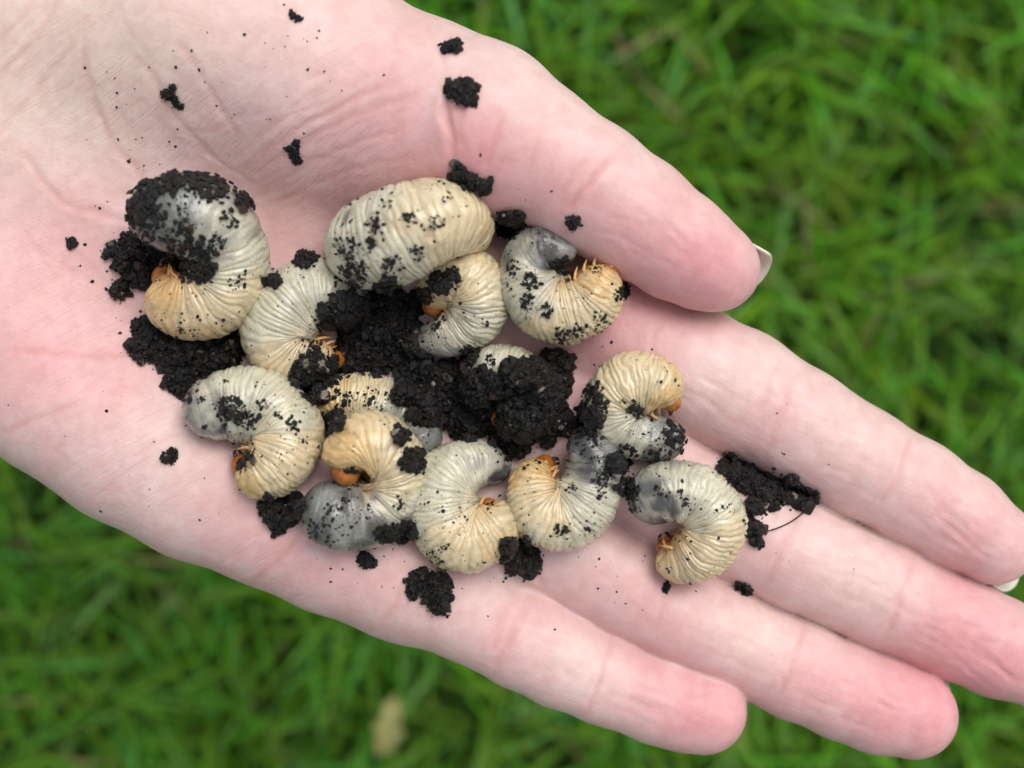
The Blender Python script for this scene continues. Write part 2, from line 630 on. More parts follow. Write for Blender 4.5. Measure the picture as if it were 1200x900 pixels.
# skin folds: (depth mm, half width mm, redness, [photo px polyline])
CREASES = [
    # thumb
    (0.55, 0.75, 0.45, [(664, 254), (678, 230), (697, 207), (722, 178)]),
    (0.25, 0.7, 0.25, [(655, 232), (668, 205), (690, 180)]),
    (0.35, 0.7, 0.35, [(568, 198), (577, 165), (588, 136)]),
    (0.18, 0.6, 0.2, [(618, 198), (628, 172), (640, 145)]),
    (0.8, 1.3, 0.4, [(527, 98), (524, 135), (530, 168), (533, 205)]),
    (0.3, 0.7, 0.3, [(541, 110), (538, 150), (546, 190)]),
    (0.25, 0.7, 0.2, [(500, 20), (510, 50), (522, 85)]),
    # index
    (0.25, 0.9, 0.22, [(942, 430), (925, 462), (908, 500), (895, 540)]),
    (0.22, 0.9, 0.2, [(918, 415), (903, 450), (888, 490)]),
    (0.35, 0.6, 0.3, [(1069, 505), (1060, 540), (1046, 568), (1026, 596)]),
    (0.22, 0.7, 0.25, [(776, 372), (766, 390), (764, 412), (770, 440)]),
    # middle
    (0.32, 0.6, 0.3, [(1072, 648), (1062, 688), (1048, 722), (1033, 752)]),
    (0.2, 0.9, 0.2, [(935, 594), (922, 630), (906, 664), (893, 695)]),
    (0.15, 0.8, 0.15, [(915, 590), (902, 620), (888, 655)]),
    # ring
    (0.32, 0.6, 0.3, [(943, 728), (938, 758), (924, 790), (906, 822)]),
    (0.2, 0.9, 0.18, [(797, 668), (785, 694), (772, 720), (760, 748)]),
    # pinky
    (0.32, 0.6, 0.3, [(715, 738), (712, 766), (702, 800), (684, 838)]),
    (0.3, 0.9, 0.3, [(622, 692), (608, 722), (592, 756), (574, 792)]),
    (0.22, 0.8, 0.25, [(602, 700), (588, 730), (576, 770)]),
    (0.25, 0.8, 0.25, [(470, 685), (460, 712), (440, 735)]),
    # palm
    (0.45, 0.8, 0.4, [(0, 409), (50, 413), (100, 416), (150, 416), (200, 410)]),
    (0.3, 0.7, 0.3, [(0, 512), (26, 496), (60, 484), (95, 470)]),
    (0.4, 0.8, 0.4, [(352, 626), (336, 648), (312, 668), (288, 690)]),
    (0.2, 0.6, 0.2, [(215, 505), (180, 520), (150, 540)]),
    (0.5, 0.9, 0.25, [(95, 20), (98, 75), (112, 120), (132, 168), (158, 200), (180, 240)]),
    (0.3, 0.7, 0.2, [(150, 60), (175, 85), (195, 120), (225, 160), (262, 196)]),
    (0.25, 0.7, 0.2, [(200, 40), (232, 80), (262, 130), (285, 172)]),
    (0.35, 0.8, 0.3, [(20, 170), (50, 210), (75, 240), (120, 250), (150, 262)]),
    (0.3, 0.7, 0.3, [(270, 205), (320, 175), (370, 140), (420, 112), (480, 92)]),
    (0.3, 0.7, 0.25, [(285, 205), (340, 178), (400, 142), (450, 122), (500, 108)]),
    (0.22, 0.6, 0.2, [(300, 225), (360, 195), (420, 165), (490, 150)]),
    (0.25, 0.6, 0.2, [(310, 245), (370, 215), (430, 195), (500, 180)]),
    # wrist
    (0.45, 0.8, 0.2, [(-40, 145), (0, 92), (40, 48), (75, -10)]),
    (0.5, 0.9, 0.2, [(-50, 90), (-10, 55), (30, 15), (50, -25)]),
    (0.3, 0.7, 0.15, [(-30, 190), (20, 130), (60, 90), (95, 30)]),
    # base of the fingers
    (0.3, 0.9, 0.3, [(700, 430), (690, 470), (675, 520)]),
    (0.3, 0.9, 0.3, [(640, 690), (622, 660), (605, 635)]),
]


def add_random_creases():
    r = np.random.default_rng(21)

    def fam(n, cx, cy, sx, sy, ang, da, L, depth, w, red):
        for _ in range(n):
            x, y = cx + sx * r.normal(), cy + sy * r.normal()
            a = math.radians(ang + da * r.normal())
            l = L * (0.5 + r.random())
            k = r.normal(0, 0.25)
            pts = []
            for t in np.linspace(-0.5, 0.5, 4):
                aa = a + k * t
                pts.append((x + l * t * math.cos(aa), y + l * t * math.sin(aa)))
            CREASES.append((depth * (0.5 + 0.8 * r.random()), w * (0.7 + 0.6 * r.random()), red, pts))
    fam(26, 40, 50, 55, 50, -48, 9, 110, 0.16, 0.42, 0.07)        # wrist
    fam(26, 390, 150, 60, 45, -30, 9, 130, 0.13, 0.42, 0.08)      # ball of the thumb
    fam(16, 150, 120, 60, 50, 62, 14, 90, 0.11, 0.42, 0.06)
    fam(26, 150, 540, 90, 50, -32, 9, 80, 0.12, 0.45, 0.06)       # heel by the little finger
    fam(10, 330, 655, 40, 18, -48, 10, 60, 0.14, 0.45, 0.08)
    fam(18, 60, 320, 50, 70, 40, 22, 80, 0.10, 0.42, 0.06)
    fam(20, 1120, 620, 40, 20, 36, 7, 70, 0.11, 0.42, 0.08)       # finger pads, lengthwise
    fam(18, 985, 530, 35, 22, 30, 6, 60, 0.09, 0.42, 0.05)
    fam(20, 1130, 745, 45, 22, 27, 7, 75, 0.12, 0.42, 0.08)
    fam(14, 985, 675, 35, 20, 25, 6, 60, 0.08, 0.42, 0.05)
    fam(20, 1010, 815, 40, 18, 24, 6, 75, 0.12, 0.42, 0.08)
    fam(12, 880, 755, 30, 18, 24, 6, 60, 0.08, 0.42, 0.05)
    fam(16, 775, 815, 35, 18, 22, 7, 65, 0.11, 0.42, 0.08)
    fam(10, 645, 765, 25, 18, 24, 6, 55, 0.08, 0.42, 0.05)
    fam(12, 830, 465, 30, 25, 28, 8, 60, 0.08, 0.42, 0.05)
    fam(14, 780, 275, 30, 22, 33, 8, 60, 0.09, 0.42, 0.06)        # thumb
    fam(8, 640, 175, 40, 30, -60, 10, 60, 0.10, 0.45, 0.06)


add_random_creases()

PINK = [  # photo px x, y, radius, amount
    (845, 320, 60, 0.62), (780, 285, 70, 0.40), (700, 240, 60, 0.28), (620, 215, 70, 0.35), (560, 170, 45, 0.4),
    (480, 130, 80, 0.26), (430, 190, 80, 0.26), (520, 260, 70, 0.42), (720, 360, 60, 0.38),
    (40, 330, 100, 0.34), (110, 250, 60, 0.22), (30, 430, 70, 0.3), (150, 425, 70, 0.3), (110, 480, 60, 0.15),
    (845, 850, 70, 0.52), (780, 815, 70, 0.42), (1090, 855, 70, 0.58), (1010, 820, 70, 0.48), (950, 790, 40, 0.3),
    (1160, 775, 70, 0.52), (1230, 800, 60, 0.5), (1100, 730, 60, 0.4), (1160, 640, 60, 0.46), (1100, 600, 50, 0.28),
    (920, 470, 45, 0.22), (590, 750, 45, 0.34), (340, 655, 60, 0.3), (900, 660, 50, 0.2), (790, 700, 60, 0.22),
    (700, 700, 60, 0.25), (450, 700, 60, 0.22), (260, 620, 100, 0.15), (880, 520, 50, 0.15), (1000, 570, 50, 0.12), (390, 330, 120, 0.25),
    (660, 420, 80, 0.4), (430, 60, 60, 0.12), (800, 380, 50, 0.2),
]
PALE = [(60, 60, 110, 0.75), (-60, 0, 200, 0.6), (200, 60, 70, 0.35), (150, 170, 50, 0.3), (300, 40, 80, 0.2), (880, 430, 45, 0.25), (680, 770, 40, 0.35),
        (870, 745, 45, 0.3), (1010, 690, 45, 0.22), (1000, 520, 40, 0.2), (640, 130, 50, 0.12), (180, 560, 60, 0.12), (560, 740, 40, 0.12), (205, 500, 50, 0.2)]


def build_hand():
    f, org = hand_grid()
    V, Q = surface_nets(f, org, VOX)
    del f
    V = V.astype(np.float64)
    for it in range(3):                                    # settle on the true surface
        e = 0.05
        x, y, z = V.T
        f0 = sdf(x, y, z)
        gr = np.stack([sdf(x + e, y, z) - f0, sdf(x, y + e, z) - f0, sdf(x, y, z + e) - f0], 1) / e
        g2 = (gr * gr).sum(1)
        V = V - (np.where(g2 > 0.5, np.clip(f0 / np.maximum(g2, 0.5), -0.3, 0.3), 0))[:, None] * gr   # leave the clefts alone
    o = mesh_from('hand', V, Q)
    me = o.data
    n = len(me.vertices)
    co = V.copy()
    no = np.empty(n * 3, np.float32)
    me.vertex_normals.foreach_get('vector', no)
    no = no.reshape(-1, 3)
    h = co[:, 2] - HAND_Z
    kk = DIST / (DIST - h)
    px = co[:, 0] * kk / S + 600
    py = 450 - co[:, 1] * kk / S
    up = np.clip((no[:, 2] - 0.05) / 0.4, 0, 1)
    top = np.where(no[:, 2] > 0.02)[0]
    tx, ty = px[top], py[top]
    wob = co[top] / 3.0
    jx = NZ(wob) * 3.0 + NZ(wob * 2.3 + 9) * 1.6
    jy = NZ2(wob) * 3.0 + NZ2(wob * 2.3 + 9) * 1.6
    tx2, ty2 = tx + jx, ty + jy
    var = 0.75 + 0.45 * NZ(co[top] / 4.0 + 21)
    disp = np.zeros(n)
    red = np.zeros(n)
    for depth, w, rd, pl in CREASES:
        pl = np.array(pl, float)
        w = 0.30 + 0.36 * w
        depth *= 0.85 if pl[:, 0].min() > 500 else 0.55
        wp = w / S
        R = 3.2 * wp
        m_ = (tx2 > pl[:, 0].min() - R) & (tx2 < pl[:, 0].max() + R) & (ty2 > pl[:, 1].min() - R) & (ty2 < pl[:, 1].max() + R)
        if not m_.any():
            continue
        ax, ay = tx2[m_], ty2[m_]
        best = np.full(len(ax), 1e9)
        arc = np.zeros(len(ax))
        seg = np.hypot(*np.diff(pl, axis=0).T)
        tot = seg.sum()
        s0 = 0
        for (a, b), sl in zip(zip(pl[:-1], pl[1:]), seg):
            ab = b - a
            t = np.clip(((ax - a[0]) * ab[0] + (ay - a[1]) * ab[1]) / (sl * sl), 0, 1)
            dd = np.hypot(ax - a[0] - t * ab[0], ay - a[1] - t * ab[1])
            q = dd < best
            best[q] = dd[q]
            arc[q] = (s0 + t[q] * sl) / tot
            s0 += sl
        env = np.clip(np.minimum(arc, 1 - arc) * 6, 0.12, 1)
        u = best / wp
        prof = (np.exp(-u * u) - 0.16 * np.exp(-(u - 1.9) ** 2 * 1.4)) * env * var[m_] * up[top[m_]]
        disp[top[m_]] -= depth * prof
        red[top[m_]] = np.maximum(red[top[m_]], rd * np.exp(-u * u * 0.8) * env)
    disp = np.maximum(disp, -1.2)
    # soft unevenness of the flesh
    disp += 0.16 * NZ(co / 11.0) + 0.05 * NZ2(co / 3.2)
    co = co + no * disp[:, None]
    me.vertices.foreach_set('co', (co * 0.001).astype(np.float32).ravel())
    pink = np.zeros(n)
    for x, y, r, a in PINK:
        pink += a * np.exp(-((px - x) ** 2 + (py - y) ** 2) / (r * r))
    pale = np.zeros(n)
    for x, y, r, a in PALE:
        pale += a * np.exp(-((px - x) ** 2 + (py - y) ** 2) / (r * r))
    blot = 0.14 * NZ(co / 5.0 + 40) + 0.08 * NZ2(co / 1.8 + 3)
    lines = np.zeros(n)
    for x, y, r, a in ((390, 150, 130, 1), (150, 545, 170, 0.8), (30, 40, 150, 1), (200, 130, 90, 0.7), (60, 330, 120, 0.5), (330, 640, 70, 0.7)):
        lines += a * np.exp(-((px - x) ** 2 + (py - y) ** 2) / (r * r))
    for nm, v in (('lines', np.clip(lines, 0, 1)), ('pink', np.clip(pink * 1.0 + 1.2 * blot, 0, 0.9)), ('pale', np.clip(pale + blot, 0, 0.8)), ('crease', np.clip(red * 1.1, 0, 0.6))):
        a = me.attributes.new(nm, 'FLOAT', 'POINT')
        a.data.foreach_set('value', v.astype(np.float32))
    me.polygons.foreach_set('use_smooth', np.ones(len(me.polygons), bool))
    me.materials.clear()
    me.materials.append(M['skin'])
    me.update()
    tag(o, 'open left hand held palm up with grubs and black soil in it', 'hand')
    return o


hand = build_hand()


def fingernail(st, roll, ext, length, half_ang=62, lift=1.0, rfac=1.0):
    """curved plate on the back of a fingertip; roll tilts it around the finger's axis"""
    pts = [(P(a, b, h), r * S * (DIST - h) / DIST) for a, b, h, r in st]
    (a, ra), (b, rb) = pts[-2], pts[-1]
    T = (b - a) / np.linalg.norm(b - a)
    n0 = np.array([0, 0, -1.0])
    n0 -= T * (n0 @ T)
    n0 /= np.linalg.norm(n0)
    B = np.cross(T, n0)
    cr, sr = math.cos(math.radians(roll)), math.sin(math.radians(roll))
    N_ = n0 * cr + B * sr
    B = np.cross(T, N_)
    nu, nv = 15, 13
    V, F, free = [], [], []
    R = rb * rfac
    for layer in (0, 1):
        for i in range(nv):
            v = i / (nv - 1)
            for j in range(nu):
                u = j / (nu - 1) * 2 - 1
                ang = math.radians(half_ang) * u
                # rounded free edge and root
                end = rb + ext - (rb * 0.35) * u * u
                beg = end - length + 1.6 * u * u
                s_ = beg + (end - beg) * v
                rad = R + 0.35 - layer * 0.45 - 0.02 * s_ * s_ * 0.3
                V.append(b + T * s_ + (N_ * math.cos(ang) + B * math.sin(ang)) * rad)
                free.append(1.0 if v > 0.80 else 0.0)
    L = nu * nv
    for i in range(nv - 1):
        for j in range(nu - 1):
            a_ = i * nu + j
            F.append((a_, a_ + 1, a_ + nu + 1, a_ + nu))
            F.append((L + a_, L + a_ + nu, L + a_ + nu + 1, L + a_ + 1))
    for i in range(nv - 1):
        a_ = i * nu
        F.append((a_, a_ + nu, L + a_ + nu, L + a_))
        a_ = i * nu + nu - 1
        F.append((a_, L + a_, L + a_ + nu, a_ + nu))
    for j in range(nu - 1):
        F.append((j, L + j, L + j + 1, j + 1))
        a_ = (nv - 1) * nu + j
        F.append((a_, a_ + 1, L + a_ + 1, L + a_))
    return mesh_from('fingernail', np.array(V), F, M['nail'], hand, attrs=dict(free=free))


fingernail(THUMB, 38, 1.6, 12.5, 60, rfac=0.92)
fingernail(FINGERS['index'], -30, 1.6, 9, 46, rfac=0.86)
fingernail(FINGERS['middle'], 0, 0.3, 11)
fingernail(FINGERS['ring'], 0, 0.0, 10.5)
fingernail(FINGERS['pinky'], 0, 0.0, 9)


def build_sleeve():
    ax0, ax1 = P(-330, -255, -3), P(-2300, -1780, -30)
    T = ax1 - ax0
    Ln = np.linalg.norm(T)
    T /= Ln
    Bx = np.cross(T, [0, 0, 1])
    Bx /= np.linalg.norm(Bx)
    Nz_ = np.cross(Bx, T)
    prof = [(6, 27.5), (0, 28.0), (-1.5, 30), (0, 32), (8, 32.5), (22, 32), (26, 34), (60, 37), (110, 40), (170, 44), (Ln, 50), (Ln + 4, 30), (Ln + 5, 1)]
    na = 48
    V, F = [], []
    for k, (s_, r_) in enumerate(prof):
        for j in range(na):
            a = 2 * math.pi * j / na
            rr = r_ * (1 + 0.03 * math.sin(3 * a + s_ * 0.05))
            V.append(ax0 + T * s_ + Bx * math.cos(a) * rr * 1.12 + Nz_ * math.sin(a) * rr * 0.95)
    for k in range(len(prof) - 1):
        for j in range(na):
            a = k * na + j
            b = k * na + (j + 1) % na
            F.append((a, b, b + na, a + na))
    o = mesh_from('sleeve', np.array(V), F, M['cloth'], hand)
    return o


build_sleeve()


# ------------------------------------------------------------------ dropping things on the surfaces that carry them
def bvh_of(o):
    me = o.data
    n = len(me.vertices)
    co = np.empty(n * 3, np.float32)
    me.vertices.foreach_get('co', co)
    co = co.reshape(-1, 3)
    mw = np.array(o.matrix_world)
    co = co @ mw[:3, :3].T + mw[:3, 3]
    polys = [tuple(p.vertices) for p in me.polygons]
    return BVHTree.FromPolygons([tuple(c) for c in co], polys)


HB = bvh_of(hand)
SURF = [HB]


def cast(x, y, trees=None, z_from=None):
    """height (mm) of the top surface at x, y (mm); None if nothing there"""
    best = None
    nrm = None
    for t in (trees or SURF):
        loc, no, i, dd = t.ray_cast(Vector((x * 0.001, y * 0.001, (z_from or (HAND_Z + 80)) * 0.001)), Vector((0, 0, -1)), 0.2)
        if loc is not None and (best is None or loc.z * 1000 > best):
            best = loc.z * 1000
            nrm = no
    return best, nrm


def cast_px(px, py, trees=None):
    """first surface point on the sight line of a photo pixel"""
    o = Vector((0, 0, (HAND_Z + DIST) * 0.001))
    e = Vector(P(px, py, 0) * 0.001)
    dirv = (e - o).normalized()
    best, bd, bn = None, 1e9, None
    for t in (trees or SURF):
        loc, no, i, dd = t.ray_cast(o, dirv, 0.35)
        if loc is not None and dd < bd:
            best, bd, bn = loc, dd, no
    if best is None:
        return None, None
    return np.array(best) * 1000, np.array(bn)


# ------------------------------------------------------------------ soil grains
def ico():
    t = (1 + 5 ** 0.5) / 2
    v = [(-1, t, 0), (1, t, 0), (-1, -t, 0), (1, -t, 0), (0, -1, t), (0, 1, t), (0, -1, -t), (0, 1, -t), (t, 0, -1), (t, 0, 1), (-t, 0, -1), (-t, 0, 1)]
    f = [(0, 11, 5), (0, 5, 1), (0, 1, 7), (0, 7, 10), (0, 10, 11), (1, 5, 9), (5, 11, 4), (11, 10, 2), (10, 7, 6), (7, 1, 8), (3, 9, 4), (3, 4, 2), (3, 2, 6), (3, 6, 8), (3, 8, 9), (4, 9, 5), (2, 4, 11), (6, 2, 10), (8, 6, 7), (9, 8, 1)]
    v = [np.array(p) / np.linalg.norm(p) for p in v]
    f1, cache = [], {}

    def mid(a, b):
        k = (min(a, b), max(a, b))
        if k not in cache:
            p = v[a] + v[b]
            v.append(p / np.linalg.norm(p))
            cache[k] = len(v) - 1
        return cache[k]
    v0 = np.array(v)
    for a, b, c in f:
        ab, bc, ca = mid(a, b), mid(b, c), mid(c, a)
        f1 += [(a, ab, ca), (b, bc, ab), (c, ca, bc), (ab, bc, ca)]
    return v0, np.array(f), np.array(v), np.array(f1)


IV0, IF0, IV1, IF1 = ico()
GR1 = [IV1 * (1 + 0.42 * NZ(IV1 * 1.7 + 5 * i) + 0.25 * NZ2(IV1 * 3.6 + 3 * i))[:, None] for i in range(10)]
GR0 = [IV0 * (1 + 0.35 * NZ(IV0 * 2.1 + 4 * i))[:, None] for i in range(8)]


def rand_rot(n):
    q = rng.normal(size=(n, 4))
    q /= np.linalg.norm(q, axis=1)[:, None]
    w, x, y, z = q.T
    return np.stack([1 - 2 * (y * y + z * z), 2 * (x * y - z * w), 2 * (x * z + y * w), 2 * (x * y + z * w), 1 - 2 * (x * x + z * z), 2 * (y * z - x * w), 2 * (x * z - y * w), 2 * (y * z + x * w), 1 - 2 * (x * x + y * y)], 1).reshape(-1, 3, 3)


def grains(centers, sizes, fine=True, squash=None):
    """mesh arrays of many rough soil grains"""
    centers, sizes = np.asarray(centers, float), np.asarray(sizes, float)
    n = len(centers)
    lib = GR1 if fine else GR0
    fc = IF1 if fine else IF0
    L = np.stack(lib)[rng.integers(0, len(lib), n)]
    asp = 0.6 + 0.75 * rng.random((n, 1, 3))
    L = L * asp * sizes[:, None, None]
    L = np.einsum('nij,nkj->nki', rand_rot(n), L)
    if squash is not None:                       # flattened along the surface normal
        nn = squash / np.linalg.norm(squash, axis=1)[:, None]
        L = L - 0.55 * np.einsum('nki,ni->nk', L, nn)[:, :, None] * nn[:, None, :]
    V = (L + centers[:, None, :]).reshape(-1, 3)
    nv = L.shape[1]
    F = (fc[None] + (np.arange(n) * nv)[:, None, None]).reshape(-1, 3)
    g = 0.0035 + 0.009 * rng.random((n, 1)) ** 2
    col = np.concatenate([g * 1.1, g * 0.98, g * 0.9], 1)
    pale = rng.random(n) < 0.018  # pale flecks, some of them specular glints painted in as lighter grains
    col[pale] = np.array([0.20, 0.18, 0.15]) * (0.3 + rng.random((pale.sum(), 1)))
    brown = rng.random(n) < 0.03
    col[brown] = np.array([0.03, 0.018, 0.010])
    return V, F, np.repeat(col, nv, axis=0)


def join(parts):
    Vs, Fs, Cs, k = [], [], [], 0
    for V, F, c in parts:
        Vs.append(V)
        Fs.append(F + k)
        Cs.append(c)
        k += len(V)
    return np.concatenate(Vs), np.concatenate(Fs), np.concatenate(Cs)


# ------------------------------------------------------------------ grubs
def catmull(pts, n):
    pts = np.array(pts, float)
    p = np.vstack([2 * pts[0] - pts[1], pts, 2 * pts[-1] - pts[-2]])
    m_ = len(pts) - 1
    out = []
    for u in np.linspace(0, m_ - 1e-6, n):
        i = int(u)
        t = u - i
        a, b, c, e = p[i], p[i + 1], p[i + 2], p[i + 3]
        out.append(0.5 * ((2 * b) + (c - a) * t + (2 * a - 5 * b + 4 * c - e) * t * t + (3 * b - a - 3 * c + e) * t ** 3))
    return np.array(out)


CREAM = np.array([0.70, 0.585, 0.385])
YELL = np.array([0.70, 0.49, 0.23])
WHITE = np.array([0.61, 0.58, 0.45])
GREY = np.array([0.23, 0.228, 0.215])
DARK = np.array([0.060, 0.057, 0.060])


def tube(path, rad, na, cols):
    V, F = [], []
    n = len(path)
    T = np.gradient(path, axis=0)
    T /= np.linalg.norm(T, axis=1)[:, None]
    up = np.array([0.3, 0.2, 0.93])
    for i in range(n):
        b = np.cross(T[i], up)
        b /= np.linalg.norm(b)
        c = np.cross(b, T[i])
        for j in range(na):
            a = 2 * math.pi * j / na
            V.append(path[i] + rad[i] * (b * math.cos(a) + c * math.sin(a)))
    for i in range(n - 1):
        for j in range(na):
            a, b = i * na + j, i * na + (j + 1) % na
            F.append((a, b, b + na, a + na))
    V.append(path[0] - T[0] * rad[0] * 0.4)
    V.append(path[-1] + T[-1] * rad[-1] * 0.6)
    k = len(V)
    for j in range(0, na, 2):
        F.append((k - 2, (j + 2) % na, (j + 1) % na, j))
        o_ = (n - 1) * na
        F.append((k - 1, o_ + j, o_ + (j + 1) % na, o_ + (j + 2) % na))
    return np.array(V), np.array(F)


def lathe(prof, na, c, T, B, N_, sx=1.0, sy=1.0):
    V, F = [], []
    for s_, r_ in prof:
        for j in range(na):
            a = 2 * math.pi * j / na
            V.append(c + T * s_ + B * math.cos(a) * r_ * sx + N_ * math.sin(a) * r_ * sy)
    for k in range(len(prof) - 1):
        for j in range(na):
            a, b = k * na + j, k * na + (j + 1) % na
            F.append((a, b, b + na, a + na))
    return np.array(V), np.array(F)


GRUB_BVH = []


def make_grub(label, pts, grey=0.62, dark=0.3, specks=60, patches=(), vent=None, ridge=1.0, seed=0, curl=1.0):
    """pts: head to tail, (photo px, py, extra height mm, radius px). Rests on the hand."""
    r0 = np.random.default_rng(100 + seed)
    if vent is None:
        mx_, my_ = np.mean([p[0] for p in pts]), np.mean([p[1] for p in pts])
        q_ = []
        for i, (px, py, dz, r) in enumerate(pts):
            k_ = curl * (0.075 if 0 < i < len(pts) - 1 else 0.05)
            dd = math.hypot(px - mx_, py - my_)
            q_.append((mx_ + (px - mx_) * (1 - k_), my_ + (py - my_) * (1 - k_), dz, r + dd * k_ * (0.95 if 0 < i < len(pts) - 1 else 0.3)))
        pts = q_
    ctrl = []
    for px, py, dz, r in pts:
        h = 10.0
        for _ in range(4):
            p = P(px, py, h)
            s, _n = cast(p[0], p[1], [HB])
            # stand clear of the skin around the point too
            rr = r * S * 0.95
            zs = []
            for ax, ay in ((0, 0), (0.55, 0), (-0.55, 0), (0, 0.55), (0, -0.55)):
                q, _n = cast(p[0] + ax * rr, p[1] + ay * rr, [HB])
                if q is not None:
                    zs.append(q - (0.0 if ax == ay == 0 else 0.165 * rr))
            s = max(zs) if zs else HAND_Z
            s = min(s, HAND_Z + 14)
            h = s - HAND_Z + rr * 0.97 + dz
        p = P(px, py, h)
        ctrl.append((*p, r * S * (DIST - h) / DIST))
    ctrl = np.array(ctrl)
    tl = ctrl[-1].copy()
    dv = ctrl[-1, :3] - ctrl[-2, :3]
    tl[:3] += dv / np.linalg.norm(dv) * ctrl[-1, 3] * 0.85      # the blunt end reaches past its last ring
    ctrl = np.vstack([ctrl, tl])
    # smooth heights along the body
    for _ in range(2):
        z = ctrl[:, 2].copy()
        ctrl[1:-1, 2] = 0.25 * z[:-2] + 0.5 * z[1:-1] + 0.25 * z[2:]
    dense = catmull(ctrl, 400)
    L = np.concatenate([[0], np.cumsum(np.linalg.norm(np.diff(dense[:, :3], axis=0), axis=1))])
    total = L[-1]
    nr = int(max(44, total / 0.78))                # number of folds
    n = nr * 8
    s = np.linspace(0, total, n)
    cen = np.stack([np.interp(s, L, dense[:, k]) for k in range(3)], 1)
    for _ in range(10):
        cen[1:-1] = 0.25 * cen[:-2] + 0.5 * cen[1:-1] + 0.25 * cen[2:]
    rad = np.interp(s, L, dense[:, 3])
    t = s / total
    # rounded ends
    e0, e1 = rad[0], rad[-1] * 1.0
    rad = rad * np.sqrt(np.clip(1 - np.clip(1 - s / (e0 * 0.8), 0, 1) ** 2 * 0.55, 0, 1))
    rad = rad * np.sqrt(np.clip(1 - np.clip(1 - (total - s) / e1, 0, 1) ** 2, 0.0004, 1))
    T = np.gradient(cen, axis=0)
    T /= np.linalg.norm(T, axis=1)[:, None]
    cent = np.array(vent if vent is not None else ctrl[:, :3].mean(0))
    Vv = cent - cen[n // 2]
    # frames carried along from the middle in both directions
    Vf = np.zeros((n, 3))
    v = Vv - T[n // 2] * (Vv @ T[n // 2])
    Vf[n // 2] = v / np.linalg.norm(v)
    for rngi in (range(n // 2 + 1, n), range(n // 2 - 1, -1, -1)):
        prev = Vf[n // 2]
        for i in rngi:
            w_ = prev - T[i] * (prev @ T[i])
            prev = w_ / np.linalg.norm(w_)
            Vf[i] = prev
    Bf = np.cross(T, Vf)
    na = 56
    ph = np.arange(na) * 2 * math.pi / na
    A, PH = np.meshgrid(np.arange(n), ph, indexing='ij')
    tt = t[A]
    outer = 0.5 - 0.5 * np.cos(PH)                 # 0 on the belly, 1 on the back
    circ = np.stack([tt * 16, np.cos(PH) * 1.7, np.sin(PH) * 1.7], -1).reshape(-1, 3)
    wander = (NZ(circ + seed * 3.3) * 0.55 + NZ2(circ * 2.1 + seed) * 0.25).reshape(n, na)
    phase = nr * tt + wander * (0.5 + 1.3 * outer)
    fr = phase - np.floor(phase)
    fold = np.clip(np.sin(np.pi * fr), 0, 1) ** 0.55           # rounded ridge, sharp valley
    third = (np.sin(np.pi * (phase / 3.0)) ** 2)
    smooth_tail = np.clip((tt - grey + 0.1) / 0.25, 0, 1)
    amp = 0.27 * ridge * (1 - 0.78 * smooth_tail) * (0.35 + 0.65 * outer)
    seg = 0.18 * (1 - third ** 0.35) * (1 - 0.3 * smooth_tail)
    R = rad[A]
    lump = (NZ(circ * 0.9 + 50 + seed) * 0.32 + NZ2(circ * 2.4 + 9) * 0.12).reshape(n, na)
    # pleats along the flank, where the belly folds meet the back plates
    flank = np.exp(-((np.abs(np.pi - np.abs(np.pi - PH)) - 1.25) / 0.22) ** 2) * 0.30 * (1 - smooth_tail * 0.5)
    amp_r = np.clip(R / 4.0, 0.15, 1)
    fine = (NZ2(circ * [9.0, 3.5, 3.5] + 13) * 0.10 + NZ(circ * [5.0, 7.0, 7.0] + 31) * 0.07).reshape(n, na)
    lump = lump + fine * (1 - 0.5 * smooth_tail)
    off = R - amp_r * (amp * (1 - fold) + seg + flank * 0.8 - lump * 0.8)
    off = np.maximum(off, R * 0.5)
    pos = cen[A] + off[..., None] * (np.cos(PH)[..., None] * Vf[A] + np.sin(PH)[..., None] * Bf[A] * 1.0)
    V = pos.reshape(-1, 3)
    i, j = np.meshgrid(np.arange(n - 1), np.arange(na), indexing='ij')
    a = (i * na + j).ravel()
    b = (i * na + (j + 1) % na).ravel()
    F = np.stack([a, b, b + na, a + na], 1)
    V = np.vstack([V, cen[0] - T[0] * e0 * 0.18, cen[-1] + T[-1] * 0.02])
    k = len(V)
    jj = np.arange(0, na, 2)
    F = np.vstack([F, np.stack([np.full(na // 2, k - 2), (jj + 2) % na, (jj + 1) % na, jj], 1),
                   np.stack([np.full(na // 2, k - 1), (n - 1) * na + jj, (n - 1) * na + (jj + 1) % na, (n - 1) * na + (jj + 2) % na], 1)])
    # colour along the body: honey at the head, cream, white, then the grey gut
    nzc = (NZ(circ * 0.8 + 30 + seed) * 0.13 + NZ2(circ * 2.0 + 70) * 0.06).reshape(n, na)
    q = tt + nzc
    col = np.zeros((n, na, 3))

    def ss(x, lo, hi):
        u = np.clip((x - lo) / (hi - lo), 0, 1)
        return (u * u * (3 - 2 * u))[..., None]
    col[:] = YELL
    col = col + (CREAM - col) * ss(q, 0.05, 0.2)
    col = col + (WHITE - col) * ss(q, 0.32, 0.52)
    col = col + (GREY - col) * ss(q, grey, grey + 0.22) * 0.85
    col = col + (DARK - col) * ss(q + 1.5 * nzc, 1 - dark, 1.06 - dark * 0.3) * 0.85
    mot = np.clip(NZ(circ * [1.6, 2.2, 2.2] + 200 + seed) * 0.9 + NZ2(circ * [4, 5, 5] + 8) * 0.6, -0.5, 0.8).reshape(n, na)
    col = col + (np.array([0.05, 0.048, 0.05]) - col) * (np.clip(mot, 0, 1)[..., None] * ss(q, grey + 0.02, grey + 0.3) * 0.85)
    valley = (1 - fold) * (0.3 + 0.7 * outer) * np.clip(1 - tt / 0.75, 0, 1)
